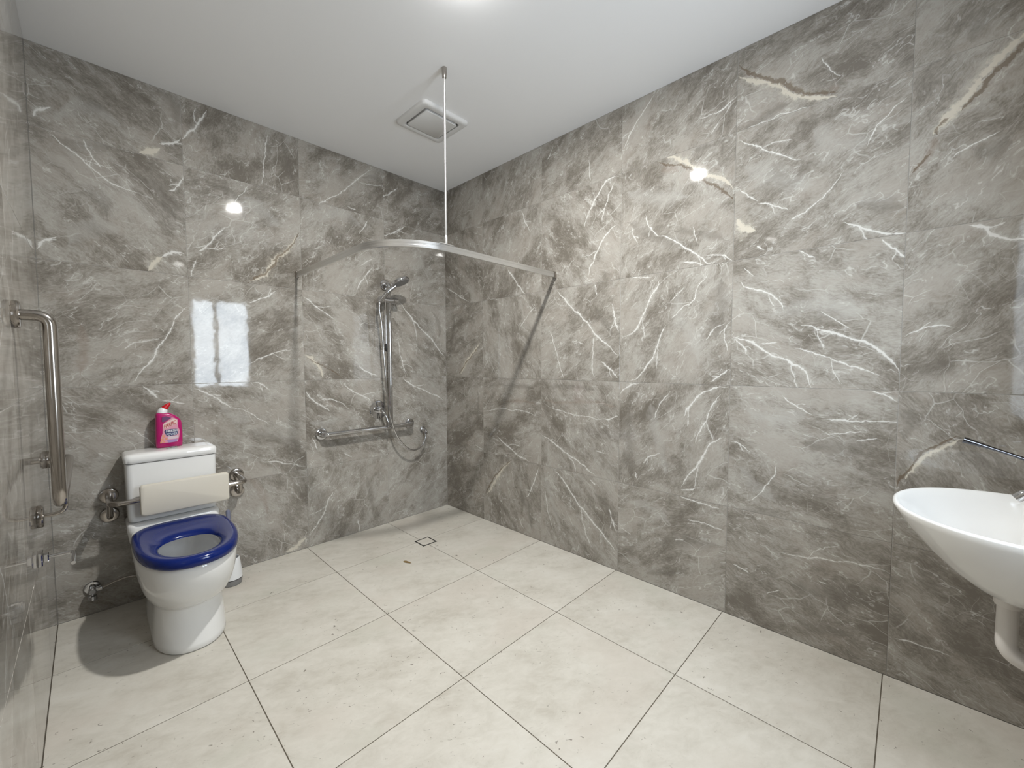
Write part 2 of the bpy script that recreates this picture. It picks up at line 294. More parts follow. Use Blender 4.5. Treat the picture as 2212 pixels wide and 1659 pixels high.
# ------------------------------------------------------------------ the photographed veins, measured from the wall prints
def on_wall(u, v, wall):
    d = _fw + _r2*((u-1106)/F_PX) + _u2*((829.5-v)/F_PX)
    if wall == 'back': k = -CAM.y/d.y; p = CAM+d*k; return Vector((p.x, p.z))
    k = -CAM.x/d.x; p = CAM+d*k; return Vector((-p.y, p.z))          # right wall: s = -y
CROP = {'R': (960, 580, 1.8436), 'U': (1106, 0, 2.0), 'L': (0, 0, 2.0), 'M': (0, 620, 2.212), 'S': (620, 480, 3.073)}
VEINS_RIGHT = [
 ('R','w',7,[(1150,270),(1215,290),(1255,310),(1300,345),(1380,375),(1430,405),(1452,440),(1462,468)]), ('R','w',5,[(1160,280),(1190,310),(1197,345)]),
 ('R','w',8,[(1420,228),(1480,240),(1560,262),(1640,285),(1700,310),(1760,350),(1795,385),(1808,430)]), ('R','w',4,[(1400,320),(1460,335),(1540,360),(1600,385),(1680,410),(1730,430)]),
 ('R','w',5,[(1175,50),(1200,75),(1225,85),(1290,98),(1330,130),(1345,160)]), ('R','w',3,[(1250,300),(1330,298)]), ('R','w',3,[(1500,170),(1560,200),(1620,240)]),
 ('R','l',60,[(1300,180),(1480,150),(1680,180)]), ('R','l',50,[(1200,560),(1320,600),(1440,570)]), ('R','l',40,[(1180,790),(1260,880),(1320,930)]),
 ('R','w',5,[(1142,690),(1180,700),(1218,728)]), ('R','w',4,[(1520,600),(1600,605),(1700,605),(1803,612)]), ('R','w',4,[(1690,487),(1740,500),(1800,525)]),
 ('R','w',3,[(1500,655),(1600,655),(1680,650)]), ('R','w',2.5,[(1640,690),(1720,680)]), ('R','w',3,[(1200,925),(1260,890),(1330,778)]), ('R','w',4,[(1345,500),(1400,545),(1460,580)]),
 ('R','d',60,[(1420,690),(1560,720),(1700,700)]), ('R','d',45,[(1180,960),(1250,975),(1330,985)]),
 ('R','w',4,[(1145,1175),(1180,1190),(1215,1215)]), ('R','w',4,[(1330,1130),(1450,1150),(1560,1165),(1700,1190),(1770,1210)]), ('R','w',3,[(1280,1295),(1330,1280)]),
 ('R','w',3,[(1480,1240),(1520,1258)]), ('R','d',70,[(1380,1260),(1530,1300),(1700,1320)]), ('R','d',40,[(1400,1400),(1500,1440),(1620,1460)]),
 ('R','w',6,[(862,45),(820,120),(790,190),(760,245),(705,265)]), ('R','w',6,[(880,225),(850,300),(830,350),(800,400),(745,445)]), ('R','w',3.5,[(1050,20),(1010,80),(1000,120),(950,160),(900,200)]),
 ('R','w',3.5,[(1120,215),(1080,240),(1040,290)]), ('R','w',5,[(1138,400),(1090,430),(1060,450)]), ('R','d',50,[(1100,40),(1095,170),(1085,280)]), ('R','l',50,[(940,90),(930,180),(990,270),(1010,380)]),
 ('R','w',4,[(1140,205),(1120,240),(1130,330)]), ('R','w',3,[(960,70),(900,130)]),
 ('R','w',7,[(1130,472),(1060,480),(1010,510),(975,550),(950,590)]), ('R','w',5,[(1100,500),(1060,560),(1040,610),(1010,660),(1000,700)]), ('R','w',5,[(698,505),(730,472),(780,458)]),
 ('R','w',6,[(1130,690),(1070,690),(1045,720),(1010,780),(970,830),(945,870)]), ('R','w',5,[(940,885),(1000,875)]), ('R','w',4,[(860,735),(810,755),(790,780)]), ('R','w',4,[(768,835),(757,808)]),
 ('R','d',55,[(735,560),(735,680),(745,830)]), ('R','l',55,[(820,540),(850,660),(880,820)]), ('R','w',3,[(900,490),(860,540),(830,600)]),
 ('R','w',3.5,[(960,1000),(1020,1010),(1080,1030),(1112,1042)]), ('R','w',4,[(930,902),(1000,925),(1060,945),(1108,962)]), ('R','w',3,[(700,1030),(740,1060)]), ('R','w',3,[(920,1080),(955,1080)]),
 ('R','d',55,[(840,1100),(950,1090),(1095,1110)]), ('R','d',30,[(800,1210),(900,1210),(980,1190)]), ('R','l',45,[(740,930),(830,960),(900,1020)]),
 ('R','w',8,[(450,88),(500,145),(560,205),(600,260),(650,310),(690,345)]), ('R','w',7,[(625,370),(660,400),(692,435)]), ('R','w',6,[(668,140),(680,200),(692,250)]), ('R','w',4,[(600,66),(606,104)]),
 ('R','w',3.5,[(420,250),(440,310),(460,390),(475,440)]), ('R','w',3,[(510,290),(560,300)]), ('R','d',30,[(600,160),(640,220),(670,260)]),
 ('R','w',8,[(445,805),(490,870),(545,950),(590,1010),(640,1070),(682,1128)]), ('R','w',5,[(580,840),(602,862)]), ('R','w',6,[(655,950),(668,1000),(682,1045)]), ('R','w',3,[(400,870),(420,1000),(440,1050)]),
 ('R','d',35,[(600,900),(650,960),(670,1040)]), ('R','l',30,[(400,830),(430,930),(460,1030)]),
 ('R','w',5,[(640,605),(692,590)]), ('R','w',2.5,[(400,540),(470,570),(560,590),(640,600)]), ('R','w',6.5,[(388,660),(430,690),(480,730),(530,765),(570,800),(602,826)]), ('R','w',3,[(600,725),(640,735)]),
 ('R','r',16,[(400,525),(500,535),(600,535),(690,555)]), ('R','d',25,[(400,475),(500,470),(600,485)]),
 ('R','w',6,[(205,665),(250,705),(290,740),(335,768)]), ('R','w',3,[(156,570),(250,560),(378,590)]), ('R','r',16,[(230,535),(300,528),(370,545)]), ('R','d',20,[(170,470),(260,465),(370,480)]),
 ('R','b',7,[(268,762),(235,790),(200,830),(165,900)]), ('R','c',14,[(262,770),(230,800),(205,840),(172,900)]), ('R','w',5,[(376,795),(345,880),(320,915)]), ('R','w',3,[(295,990),(320,1040)]), ('R','d',40,[(300,880),(330,960),(350,1040)]),
 ('R','b',6,[(135,310),(110,345),(80,385),(58,422)]), ('R','c',12,[(140,300),(115,335),(88,372),(66,420)]), ('R','d',25,[(40,200),(30,280),(20,360)]),
 ('R','w',3,[(300,235),(330,190),(362,150)]), ('R','d',22,[(130,480),(135,560),(130,640)]), ('R','d',30,[(30,740),(40,830),(60,900)]), ('R','w',3,[(120,700),(150,720)]),
 ('R','w',4,[(10,75),(60,110),(98,132)]), ('R','w',7,[(252,0),(290,60),(322,102)]),
 ('R','b',7,[(2060,668),(1980,700),(1930,715),(1880,760),(1830,830),(1802,875)]), ('R','c',9,[(2060,690),(1985,715),(1940,735),(1885,775),(1840,840)]), ('R','w',4,[(1830,270),(1900,245),(2020,230)]), ('R','w',3,[(1800,1480),(1880,1500),(2000,1540)]),
 ('R','d',50,[(1860,560),(1850,620),(1830,680)]), ('R','d',60,[(1840,400),(1930,390),(2040,360)]),
 ('U','b',11,[(630,700),(680,716),(740,716),(780,740),(830,780),(880,805),(930,840),(962,863)]), ('U','c',12,[(640,682),(740,692),(800,742),(900,772),(958,812)]), ('U','r',26,[(640,735),(680,735),(720,745)]),
 ('U','w',4,[(515,985),(525,1020),(545,1050)]), ('U','w',4,[(575,930),(600,985),(640,1020)]), ('U','w',6,[(635,1020),(700,1040),(760,1075),(800,1100),(860,1140)]), ('U','w',5,[(840,1105),(900,1105),(952,1126)]),
 ('U','w',3,[(780,980),(800,1050)]), ('U','w',4,[(500,1195),(600,1196)]), ('U','w',5,[(740,1130),(830,1142)]), ('U','d',60,[(500,960),(640,1030),(800,1060)]), ('U','l',60,[(500,830),(620,850),(760,850)]), ('U','d',30,[(700,1000),(830,1010),(930,1040)]),
 ('U','c',24,[(972,950),(1000,985),(1052,995)]), ('U','w',8,[(1440,962),(1500,985),(1580,1000),(1680,1006),(1712,1002)]), ('U','w',6,[(1600,1035),(1650,1080),(1700,1115)]), ('U','w',4,[(1060,880),(1120,885),(1190,905)]),
 ('U','w',4,[(985,820),(1060,870)]), ('U','w',4,[(1240,1080),(1300,1115)]), ('U','w',6,[(1060,1062),(1090,1085)]), ('U','w',5,[(980,612),(1020,616),(1080,640),(1150,665),(1250,690)]),
 ('U','l',70,[(1010,720),(1120,760),(1300,800)]), ('U','d',45,[(1480,880),(1580,890),(1690,900)]), ('U','w',3,[(1000,1160),(1040,1190)]), ('U','w',3,[(1430,740),(1330,860),(1200,950)]), ('U','l',60,[(1300,560),(1420,620),(1560,600)]),
 ('U','b',13,[(990,280),(1040,320),(1100,345),(1160,350),(1190,375),(1240,398),(1320,398),(1410,405)]), ('U','c',13,[(985,330),(1060,355),(1150,370),(1200,405),(1290,418),(1400,424)]), ('U','r',20,[(1370,380),(1415,385)]),
 ('U','d',35,[(1000,560),(1100,500),(1190,450)]), ('U','w',3,[(1000,570),(1100,520),(1300,460)]), ('U','w',3,[(1340,240),(1360,290),(1430,325)]), ('U','w',3,[(1700,420),(1600,520),(1530,640)]),
 ('U','w',4,[(978,395),(950,440),(900,478),(800,510)]), ('U','w',4,[(622,400),(570,480),(520,560),(486,640)]), ('U','w',3,[(890,528),(865,580)]), ('U','d',25,[(780,650),(850,630),(930,600)]),
 ('U','w',6,[(465,765),(400,790),(370,840),(340,900),(330,935)]), ('U','w',5,[(460,970),(410,1010),(370,1080),(340,1150),(330,1210)]), ('U','w',4,[(440,790),(400,900),(390,960)]), ('U','w',4,[(40,910),(60,960),(80,1000)]), ('U','w',3,[(180,630),(150,700)]), ('U','w',4,[(330,690),(340,780)]),
 ('U','b',12,[(2260,140),(2200,200),(2150,260),(2080,320),(2040,380),(1980,430),(1940,475)]), ('U','c',18,[(2240,120),(2140,220),(2060,300),(1960,420),(1890,500),(1830,580)]), ('U','b',6,[(1890,508),(1850,550),(1838,590)]), ('U','b',6,[(1800,670),(1760,715),(1736,745)]), ('U','r',18,[(1830,600),(1790,680),(1745,740)]),
 ('U','w',7,[(1970,978),(2040,985),(2080,1015),(2230,1035)]), ('U','w',3,[(2110,570),(2000,620),(1900,690)]), ('U','d',50,[(1990,640),(2060,650),(2160,620)]), ('U','d',50,[(2120,30),(2060,60),(1980,180)]),
]
VEINS_BACK = [
 ('L','w',4,[(210,570),(350,690),(450,770),(600,830)]), ('L','w',5,[(360,600),(400,680),(440,730)]), ('L','w',6,[(800,740),(770,800),(730,822)]), ('L','c',16,[(600,662),(650,655),(690,640)]),
 ('L','w',9,[(140,500),(170,472),(215,460)]), ('L','w',9,[(690,625),(760,612),(779,600)]), ('L','w',9,[(781,598),(800,588),(850,540),(890,480)]), ('L','w',8,[(155,1075),(200,1040),(250,1022)]), ('L','w',7,[(700,1110),(760,1090),(798,1096)]), ('L','c',16,[(640,1165),(670,1130),(700,1112)]),
 ('L','d',40,[(220,590),(340,620),(480,640)]), ('L','d',50,[(660,380),(750,450),(760,560)]), ('L','d',50,[(560,760),(660,800),(760,950)]), ('L','d',40,[(300,840),(420,850),(460,950)]), ('L','l',60,[(240,520),(350,460),(520,540)]), ('L','l',60,[(300,1060),(380,980),(520,980)]),
 ('L','b',9,[(1290,1005),(1250,1070),(1200,1110),(1170,1160),(1100,1205),(1050,1228)]), ('L','c',16,[(1280,1020),(1235,1085),(1190,1120),(1150,1180),(1080,1212)]), ('L','w',6,[(970,985),(940,1010),(900,1060),(850,1085)]), ('L','w',4,[(850,1085),(920,1075),(980,1070)]), ('L','w',4,[(850,1120),(820,1195)]),
 ('L','l',60,[(1060,850),(1130,900),(1200,980)]), ('L','d',40,[(900,800),(1000,830),(1060,950)]), ('L','d',30,[(1130,580),(1160,640),(1150,700)]), ('L','w',3.5,[(1160,570),(1140,700),(1135,800)]), ('L','d',30,[(1220,620),(1240,700),(1270,800)]), ('L','w',3,[(1010,880),(1070,800)]),
 ('L','w',5,[(1590,950),(1550,1010)]), ('L','w',7,[(1660,1020),(1720,995),(1750,980)]), ('L','w',5,[(1300,890),(1380,878),(1450,848),(1540,780),(1602,730)]), ('L','w',4,[(1500,892),(1540,905)]), ('L','w',5,[(1640,862),(1720,812)]), ('L','l',50,[(1380,960),(1460,920),(1560,980)]), ('L','d',40,[(1560,770),(1650,790),(1700,880)]),
 ('S','w',6,[(560,300),(520,360),(470,430),(460,458)]), ('S','w',3,[(490,290),(580,240)]), ('S','w',5,[(105,490),(150,520),(190,560),(250,600),(305,640)]), ('S','c',12,[(112,880),(180,920),(210,960),(240,1030)]), ('S','w',5,[(480,960),(550,1000),(600,1020)]), ('S','b',4,[(130,900),(250,960),(370,1030)]),
 ('S','w',7,[(745,530),(790,590),(830,640),(900,720),(960,780),(1000,840),(1048,892)]), ('S','w',4,[(740,780),(770,940),(800,1020)]), ('S','w',7,[(130,1110),(160,1170),(220,1210),(290,1250)]), ('S','w',6,[(380,1070),(430,1120),(500,1150),(560,1190)]), ('S','w',6,[(170,1430),(200,1510)]), ('S','w',4,[(430,1560),(380,1535)]),
 ('S','w',7,[(770,1037),(830,1080),(900,1110),(960,1140),(1040,1180)]), ('S','d',30,[(960,600),(1000,650),(1010,760)]), ('S','l',40,[(150,1330),(250,1330),(340,1300)]), ('S','w',3,[(200,1190),(300,1180),(420,1240)]), ('S','d',40,[(230,1450),(320,1480),(420,1440)]),
 ('M','w',6,[(900,98),(850,140),(820,200),(780,260),(720,350),(640,455)]), ('M','w',9,[(690,472),(720,500),(752,532)]), ('M','w',4,[(770,545),(820,545),(890,556)]), ('M','w',7,[(930,490),(990,510),(1060,550),(1105,576)]), ('M','w',4,[(1190,450),(1240,462),(1290,492)]), ('M','w',3,[(1100,570),(1200,605),(1280,660)]), ('M','w',4,[(1250,830),(1400,850),(1458,862)]),
 ('M','w',6,[(1190,80),(1260,50),(1320,15)]), ('M','w',4,[(1190,370),(1300,320),(1400,300)]), ('M','c',18,[(1370,1265),(1400,1250),(1430,1222),(1462,1195)]), ('M','w',6,[(1590,980),(1560,1040),(1540,1100),(1480,1172)]), ('M','w',5,[(1720,1172),(1708,1110)]), ('M','d',30,[(1750,900),(1770,1000),(1790,1100)]),
 ('M','r',30,[(1150,880),(1230,960),(1280,1080)]), ('M','d',50,[(1180,690),(1300,720),(1440,760)]), ('M','r',30,[(380,180),(400,300),(390,420)]), ('M','d',40,[(1300,100),(1360,180),(1400,260)]), ('M','l',50,[(1050,560),(1110,620),(1200,640)]), ('M','d',50,[(480,540),(600,560),(720,620)]), ('M','w',3,[(640,680),(740,760),(800,800)]),
]
def veins_for(table, wall, s0, s1, z0, z1, sgn):
    out = []; cx, cz = (s0+s1)/2, (z0+z1)/2
    for crop, kind, wd, pts in table:
        ox, oy, k = CROP[crop]; P = [on_wall(ox+x/k, oy+y/k, wall) for x, y in pts]
        c = P[len(P)//2] if len(P) > 2 else (P[0]+P[1])/2
        if s0 <= c.x*sgn <= s1 and z0 <= c.y <= z1:
            amt = {'l': .40, 'd': .42, 'r': .32}.get(kind, .70)
            out.append((kind, [Vector((p.x*sgn-cx, p.y-cz)) for p in P], wd*.001*(.8 if kind in 'ldr' else 1.1), amt))
            if kind == 'w' and wd >= 4 and len(P) > 2:      # a short side branch
                rb = random.Random(int(P[0].x*1e4)+int(P[-1].y*1e4)); k0 = rb.randrange(1, len(P)-1); a0 = P[k0]; dv = (P[-1]-P[0]); ln = dv.length*rb.uniform(.25, .45); dv.normalize(); th = rb.choice((-1, 1))*rb.uniform(.45, .9)
                dv = Vector((dv.x*math.cos(th)-dv.y*math.sin(th), dv.x*math.sin(th)+dv.y*math.cos(th))); pq = Vector((-dv.y, dv.x))*rb.uniform(-.12, .12)*ln
                B = [a0, a0+dv*ln*.5+pq, a0+dv*ln]; out.append(('w', [Vector((q.x*sgn-cx, q.y-cz)) for q in B], wd*.00065, .5))
    return out

# ------------------------------------------------------------------ room shell
ROWS = [0, .541, 1.141, 1.741, 2.341, H]
_tile_cache = {}
def tile_mesh(w, h, tag_):
    key = (round(w, 4), round(h, 4), tag_)
    if key not in _tile_cache:
        a, b, c, t = w/2-.0009, h/2-.0009, .0006, .006
        mb = MB().add([(-a+c,0,-b+c),(a-c,0,-b+c),(a-c,0,b-c),(-a+c,0,b-c),(-a,c,-b),(a,c,-b),(a,c,b),(-a,c,b),(-a,t,-b),(a,t,-b),(a,t,b),(-a,t,b)],
                      [(0,1,2,3)]+[(i,4+i,4+(i+1)%4,(i+1)%4) for i in range(4)]+[(4+i,8+i,8+(i+1)%4,4+(i+1)%4) for i in range(4)]+[(8,9,10,11)])
        _tile_cache[key] = mb.mesh('wall_tile', 20)
    return _tile_cache[key]
def tile(parent, name, me, mt, loc, rz):
    o = bpy.data.objects.new(name, me); COL.objects.link(o); o.parent = parent
    o.location = loc; o.rotation_euler = (0, 0, rz)
    if not me.materials: me.materials.append(mt)
    o.material_slots[0].link = 'OBJECT'; o.material_slots[0].material = mt
    return o
SL = .10
def slab(name, x0, x1, y0, y1, z0, z1, m_, label):
    o = MB().box(x0, x1, y0, y1, z0, z1).build(name, m_); o['kind'] = 'structure'; o['label'] = label; return o
G = .0012
wb = slab('wall_back', -W-SL, SL, G, SL, -.1, H+.1, GROUT, 'tiled back wall with toilet and shower')
wr = slab('wall_right', G, SL, -D-SL, G, -.1, H+.1, GROUT, 'tiled right wall of grey marble tiles')
wl = slab('wall_left', -W-SL, -W-G, -D-SL, G, -.1, H+.1, GROUT, 'tiled left wall carrying the L-shaped steel grab rail')
fl = slab('floor', -W, 0, -D, 0, -.1, -G, FGROUT, 'beige stone tiled floor')
ce = slab('ceiling', -W, 0, -D, 0, H, H+.1, CEIL, 'plain white painted ceiling')

ANG_R = {(2,1): .9, (2,3): .9, (2,0): .9, (2,2): -.6, (3,2): -1.0, (3,1): -1.0, (3,3): -.8, (3,0): -.5, (4,0): .25, (4,1): .2, (4,2): .3, (1,0): 1.2, (1,1): -.4, (1,2): 1.2, (1,3): -1.0, (1,4): -1.0, (4,3): -.5, (4,4): -.4, (5,3): -.9, (3,4): -.8}
TONE_R = {(4,2): .02, (3,2): .015, (4,1): .015, (0,1): -.03, (0,2): -.03, (0,3): -.035, (0,0): -.035, (1,0): -.02, (1,1): -.015, (1,3): -.02, (2,2): 0, (4,0): -.02, (5,0): -.035, (5,1): -.02}
SR = [0, .482, 1.082, 1.682, 2.282, 2.882, D]
for i in range(6):
    for j in range(5):
        s0, s1, z0, z1 = SR[i], SR[i+1], ROWS[j], ROWS[j+1]
        vs = veins_for(VEINS_RIGHT, 'right', s0, s1, z0, z1, 1)
        rnd = random.Random(100+i*7+j)
        mt = marble_material('marble_right', ANG_R.get((i,j), rnd.choice((-.8,-.5,.5,.9))), (rnd.uniform(0,50), rnd.uniform(0,50), rnd.uniform(0,50)), TONE_R.get((i,j), 0), vs)
        tile(wr, 'wall_tile', tile_mesh(s1-s0, z1-z0, 'r%d%d' % (i, j)), mt, (0, -(s0+s1)/2, (z0+z1)/2), -math.pi/2)
SB = [-W, -1.771, -1.171, -.571, 0]
ANG_B = {(0,3): .75, (0,4): .6, (0,2): -.5, (0,1): .5, (1,3): -.7, (1,1): .55, (1,2): -.6, (2,1): .6, (2,2): .6, (3,2): .8, (3,1): .6, (2,3): -.9, (3,3): -.5, (2,0): -1.1, (3,0): -.7, (1,0): .9, (0,0): .4, (1,4): -1.2, (2,4): -.8, (3,4): -.8}
TONE_B = {(0,4): -.015, (1,4): -.02, (2,4): -.02, (3,4): -.03, (3,0): .03, (2,0): .015, (1,0): 0, (3,1): .01, (1,1): .01}
for i in range(4):
    for j in range(5):
        s0, s1, z0, z1 = SB[i], SB[i+1], ROWS[j], ROWS[j+1]
        vs = veins_for(VEINS_BACK, 'back', s0, s1, z0, z1, 1)
        rnd = random.Random(300+i*7+j)
        mt = marble_material('marble_back', ANG_B.get((i,j), .5), (rnd.uniform(0,50), rnd.uniform(0,50), rnd.uniform(0,50)), TONE_B.get((i,j), 0), vs)
        tile(wb, 'wall_tile', tile_mesh(s1-s0, z1-z0, 'b%d%d' % (i, j)), mt, ((s0+s1)/2, 0, (z0+z1)/2), 0)
GENERIC = []
for k in range(6):
    rnd = random.Random(500+k)
    def wig(n, amp):
        a = rnd.uniform(-.27, .27); b = rnd.uniform(-.27, .27); th = rnd.uniform(.4, 1.1)*rnd.choice((-1, 1)); L = rnd.uniform(.2, .5)
        return [Vector((a+(q/(n-1)-.5)*L*math.cos(th)+rnd.uniform(-amp, amp), b+(q/(n-1)-.5)*L*math.sin(th)+rnd.uniform(-amp, amp))) for q in range(n)]
    GENERIC.append(marble_material('marble_plain', rnd.choice((-.8,.7)), (rnd.uniform(0,50),)*3, 0, [('w', wig(4, .02), .004, .4) for _ in range(4)]+[('d', wig(3, .02), .03, .5)]))
for i in range(6):
    for j in range(5):
        s0, s1, z0, z1 = SR[i], SR[i+1], ROWS[j], ROWS[j+1]
        tile(wl, 'wall_tile', tile_mesh(s1-s0, z1-z0, 'g'), GENERIC[(i*2+j) % 6], (-W, -(s0+s1)/2, (z0+z1)/2), math.pi/2)

# front wall (behind the camera) with the frosted window
WX0, WX1, WZ0, WZ1 = -1.30, -.68, .955, 2.05
mb = MB()
for x0, x1, z0, z1 in ((-W, WX0, 0, H), (WX1, 0, 0, H), (WX0, WX1, 0, WZ0), (WX0, WX1, WZ1, H)): mb.box(x0, x1, -D-SL, -D-G, z0, z1)
wf = mb.build('wall_front', GROUT); wf['kind'] = 'structure'; wf['label'] = 'tiled front wall with the frosted window and basin'
def cut(x0, x1, z0, z1):
    if x1 <= WX0 or x0 >= WX1 or z1 <= WZ0 or z0 >= WZ1: return [(x0, x1, z0, z1)]
    out = []
    if x0 < WX0: out.append((x0, WX0, z0, z1))
    if x1 > WX1: out.append((WX1, x1, z0, z1))
    a, b = max(x0, WX0), min(x1, WX1)
    if z0 < WZ0: out.append((a, b, z0, WZ0))
    if z1 > WZ1: out.append((a, b, WZ1, z1))
    return out
for i in range(4):
    for j in range(5):
        for (x0, x1, z0, z1) in cut(SB[i], SB[i+1], ROWS[j], ROWS[j+1]):
            tile(wf, 'wall_tile', tile_mesh(x1-x0, z1-z0, 'g'), GENERIC[(i+j*2) % 6], ((x0+x1)/2, -D, (z0+z1)/2), math.pi)
PANE = emis('frosted_pane_daylight', (.80, .90, 1.0), WIN_L)
win = thing('window_1', ((WX0+WX1)/2, -D-.03, WZ0), 'frosted white-framed window in the front wall', 'window'); win['kind'] = 'structure'
fr = MB()
for x0, x1, z0, z1 in ((WX0, WX0+.025, WZ0, WZ1), (WX1-.025, WX1, WZ0, WZ1), (WX0+.025, WX1-.025, WZ0, WZ0+.025), (WX0+.025, WX1-.025, WZ1-.025, WZ1)): fr.box(x0, x1, -D-.095, -D-.005, z0, z1)
fr.build('window_frame', FRAME, win)
MB().box(-1.065, -1.02, -D-.09, -D-.05, WZ0+.025, WZ1-.025, .003).build('mullion', FRAME, win)
for x0, x1 in ((WX0+.025, -1.065), (-1.02, WX1-.025)):
    MB().box(x0, x1, -D-.080, -D-.074, WZ0+.025, WZ1-.025).build('pane', PANE, win)

# floor tiles
SX = [-W, -1.782, -1.182, -.582, 0]; SY = [-D, -2.871, -2.271, -1.671, -1.071, -.471, 0]
_fc = {}
for i in range(4):
    for j in range(6):
        x0, x1, y0, y1 = SX[i], SX[i+1], SY[j], SY[j+1]; key = (round(x1-x0, 3), round(y1-y0, 3))
        if key not in _fc:
            a, b, c, t = (x1-x0)/2-.0017, (y1-y0)/2-.0017, .0003, .006
            _fc[key] = MB().add([(-a+c,-b+c,0),(a-c,-b+c,0),(a-c,b-c,0),(-a+c,b-c,0),(-a,-b,-c),(a,-b,-c),(a,b,-c),(-a,b,-c),(-a,-b,-t),(a,-b,-t),(a,b,-t),(-a,b,-t)],
                      [(0,1,2,3)]+[(k,4+k,4+(k+1)%4,(k+1)%4) for k in range(4)]+[(4+k,8+k,8+(k+1)%4,4+(k+1)%4) for k in range(4)]+[(11,10,9,8)]).mesh('floor_tile', 20)
        tile(fl, 'floor_tile', _fc[key], FLOOR, ((x0+x1)/2, (y0+y1)/2, 0), 0)

# ------------------------------------------------------------------ downlight
LX, LY = -1.165, -1.680
dl = thing('downlight', (LX, LY, H), 'round white recessed downlight in the middle of the ceiling', 'light')
MB().lathe([(.040,0),(.058,0),(.060,-.002),(.056,-.006),(.043,-.007),(.040,-.004)], (LX, LY, H), 'z', 40, False).build('bezel', FANW, dl)
MB().lathe([(.041,-.001),(.041,-.006),(.034,-.0095),(.004,-.0105)], (LX, LY, H), 'z', 14).build('lens', emis('led_lens', (1.0, .99, .95), LAMP_L), dl)

# ------------------------------------------------------------------ exhaust fan
def rrect(x0, x1, y0, y1, r, z, k=6):
    out = []
    for cx, cy, a0 in ((x1-r, y1-r, 0), (x0+r, y1-r, 90), (x0+r, y0+r, 180), (x1-r, y0+r, 270)):
        for i in range(k+1):
            a = math.radians(a0+90*i/k); out.append((cx+r*math.cos(a), cy+r*math.sin(a), z))
    return out
fx0, fx1, fy0, fy1 = -.835, -.510, -.938, -.628
fan = thing('exhaust_fan', ((fx0+fx1)/2, (fy0+fy1)/2, H), 'square white ceiling exhaust fan with a flat floating cover', 'exhaust fan')
mb = MB(); rings = []
for ins, z in ((0, H), (0, H-.010), (.004, H-.017), (.012, H-.021), (.036, H-.021), (.042, H-.018), (.042, H-.004)):
    rings.append(rrect(fx0+ins, fx1-ins, fy0+ins, fy1-ins, max(.006, .026-ins*.3), z))
mb.loft(rings, False, True).build('frame', FANW, fan, 40)
mb = MB(); rings = []
for ins, z in ((.052, H-.005), (.052, H-.021), (.055, H-.024)): rings.append(rrect(fx0+ins, fx1-ins, fy0+ins, fy1-ins, .016, z))
mb.loft(rings).build('cover', FANW, fan, 40)
mb = MB().loft([rrect(fx0+.043, fx1-.043, fy0+.043, fy1-.043, .016, H-.0035), rrect(fx0+.043, fx1-.043, fy0+.043, fy1-.043, .016, H-.0045)]); mb.build('gap_shade', BLACK, fan)  # black sheet painting in the shade of the gap around the cover

# ------------------------------------------------------------------ shower curtain rail
RZ = 1.834; RX = -1.203; RY = -1.203
cr = thing('curtain_rail', (-.894, RY, H), 'curved silver shower curtain rail hung from the ceiling by a rod', 'curtain rail')
path = []; R = .31
path += [(RX, -.004, RZ), (RX, -.3, RZ), (RX, -.6, RZ)]
for k in range(17):
    a = math.pi/2*k/16; path.append((RX+R-R*math.cos(a), RY+R-R*math.sin(a), RZ))
path += [(-.6, RY, RZ), (-.3, RY, RZ), (-.004, RY, RZ)]
rings = []; P = [Vector(p) for p in path]
for i, p in enumerate(P):
    t = (P[min(i+1, len(P)-1)]-P[max(i-1, 0)]).normalized(); nrm = Vector((-t.y, t.x, 0)); hh, ww = .0155, .006
    prof = [(-ww,-hh),(-ww+.0015,-hh-.0015),(ww-.0015,-hh-.0015),(ww,-hh),(ww,-hh*.35),(ww-.0012,-hh*.3),(ww-.0012,hh*.3),(ww,hh*.35),(ww,hh),(ww-.0015,hh+.0015),(-ww+.0015,hh+.0015),(-ww,hh),(-ww,hh*.35),(-ww+.0012,hh*.3),(-ww+.0012,-hh*.3),(-ww,-hh*.35)]
    rings.append([p+nrm*a+Vector((0,0,b)) for a, b in prof])
MB().loft(rings).build('track', ALU, cr, 40)
MB().tube([(-.894, RY, RZ+.03), (-.894, RY, H-.05)], .0062, 16).build('hanger_rod', ALU, cr)
MB().lathe([(.0125,0),(.0125,-.028),(.0105,-.046),(.009,-.05)], (-.894, RY, H), 'z', 24).build('ceiling_socket', STEEL, cr)
MB().box(-.894-.045, -.894+.045, RY-.0085, RY+.0085, RZ+.0165, RZ+.0215, .001).build('hanger_plate', ALU, cr)
MB().lathe([(.0085,.0215),(.0085,.055),(.0065,.062)], (-.894, RY, RZ), 'z', 20).build('hanger_sleeve', ALU, cr)
MB().box(RX-.010, RX+.010, -.022, -.0004, RZ-.021, RZ+.021, .002).build('wall_bracket', STEEL, cr)
MB().box(-.022, -.0004, RY-.010, RY+.010, RZ-.021, RZ+.021, .002).build('wall_bracket', STEEL, cr)

# ------------------------------------------------------------------ floor drain
fd = thing('floor_drain', (-.568, -.5, 0), 'square tile-insert shower drain with a black outline', 'drain')
mb = MB(); a = .056; w = .009
for x0, x1, y0, y1 in ((-a, a, -a, -a+w), (-a, a, a-w, a), (-a, -a+w, -a+w, a-w), (a-w, a, -a+w, a-w)): mb.box(-.568+x0, -.568+x1, -.5+y0, -.5+y1, 0, .0012)
mb.build('slot_frame', BLACK, fd)
ti = MB().box(-a+w, a-w, -a+w, a-w, 0, .001).build('tile_insert', FLOOR, fd); ti.matrix_parent_inverse = Matrix.Identity(4); ti.location = (0, 0, 0)

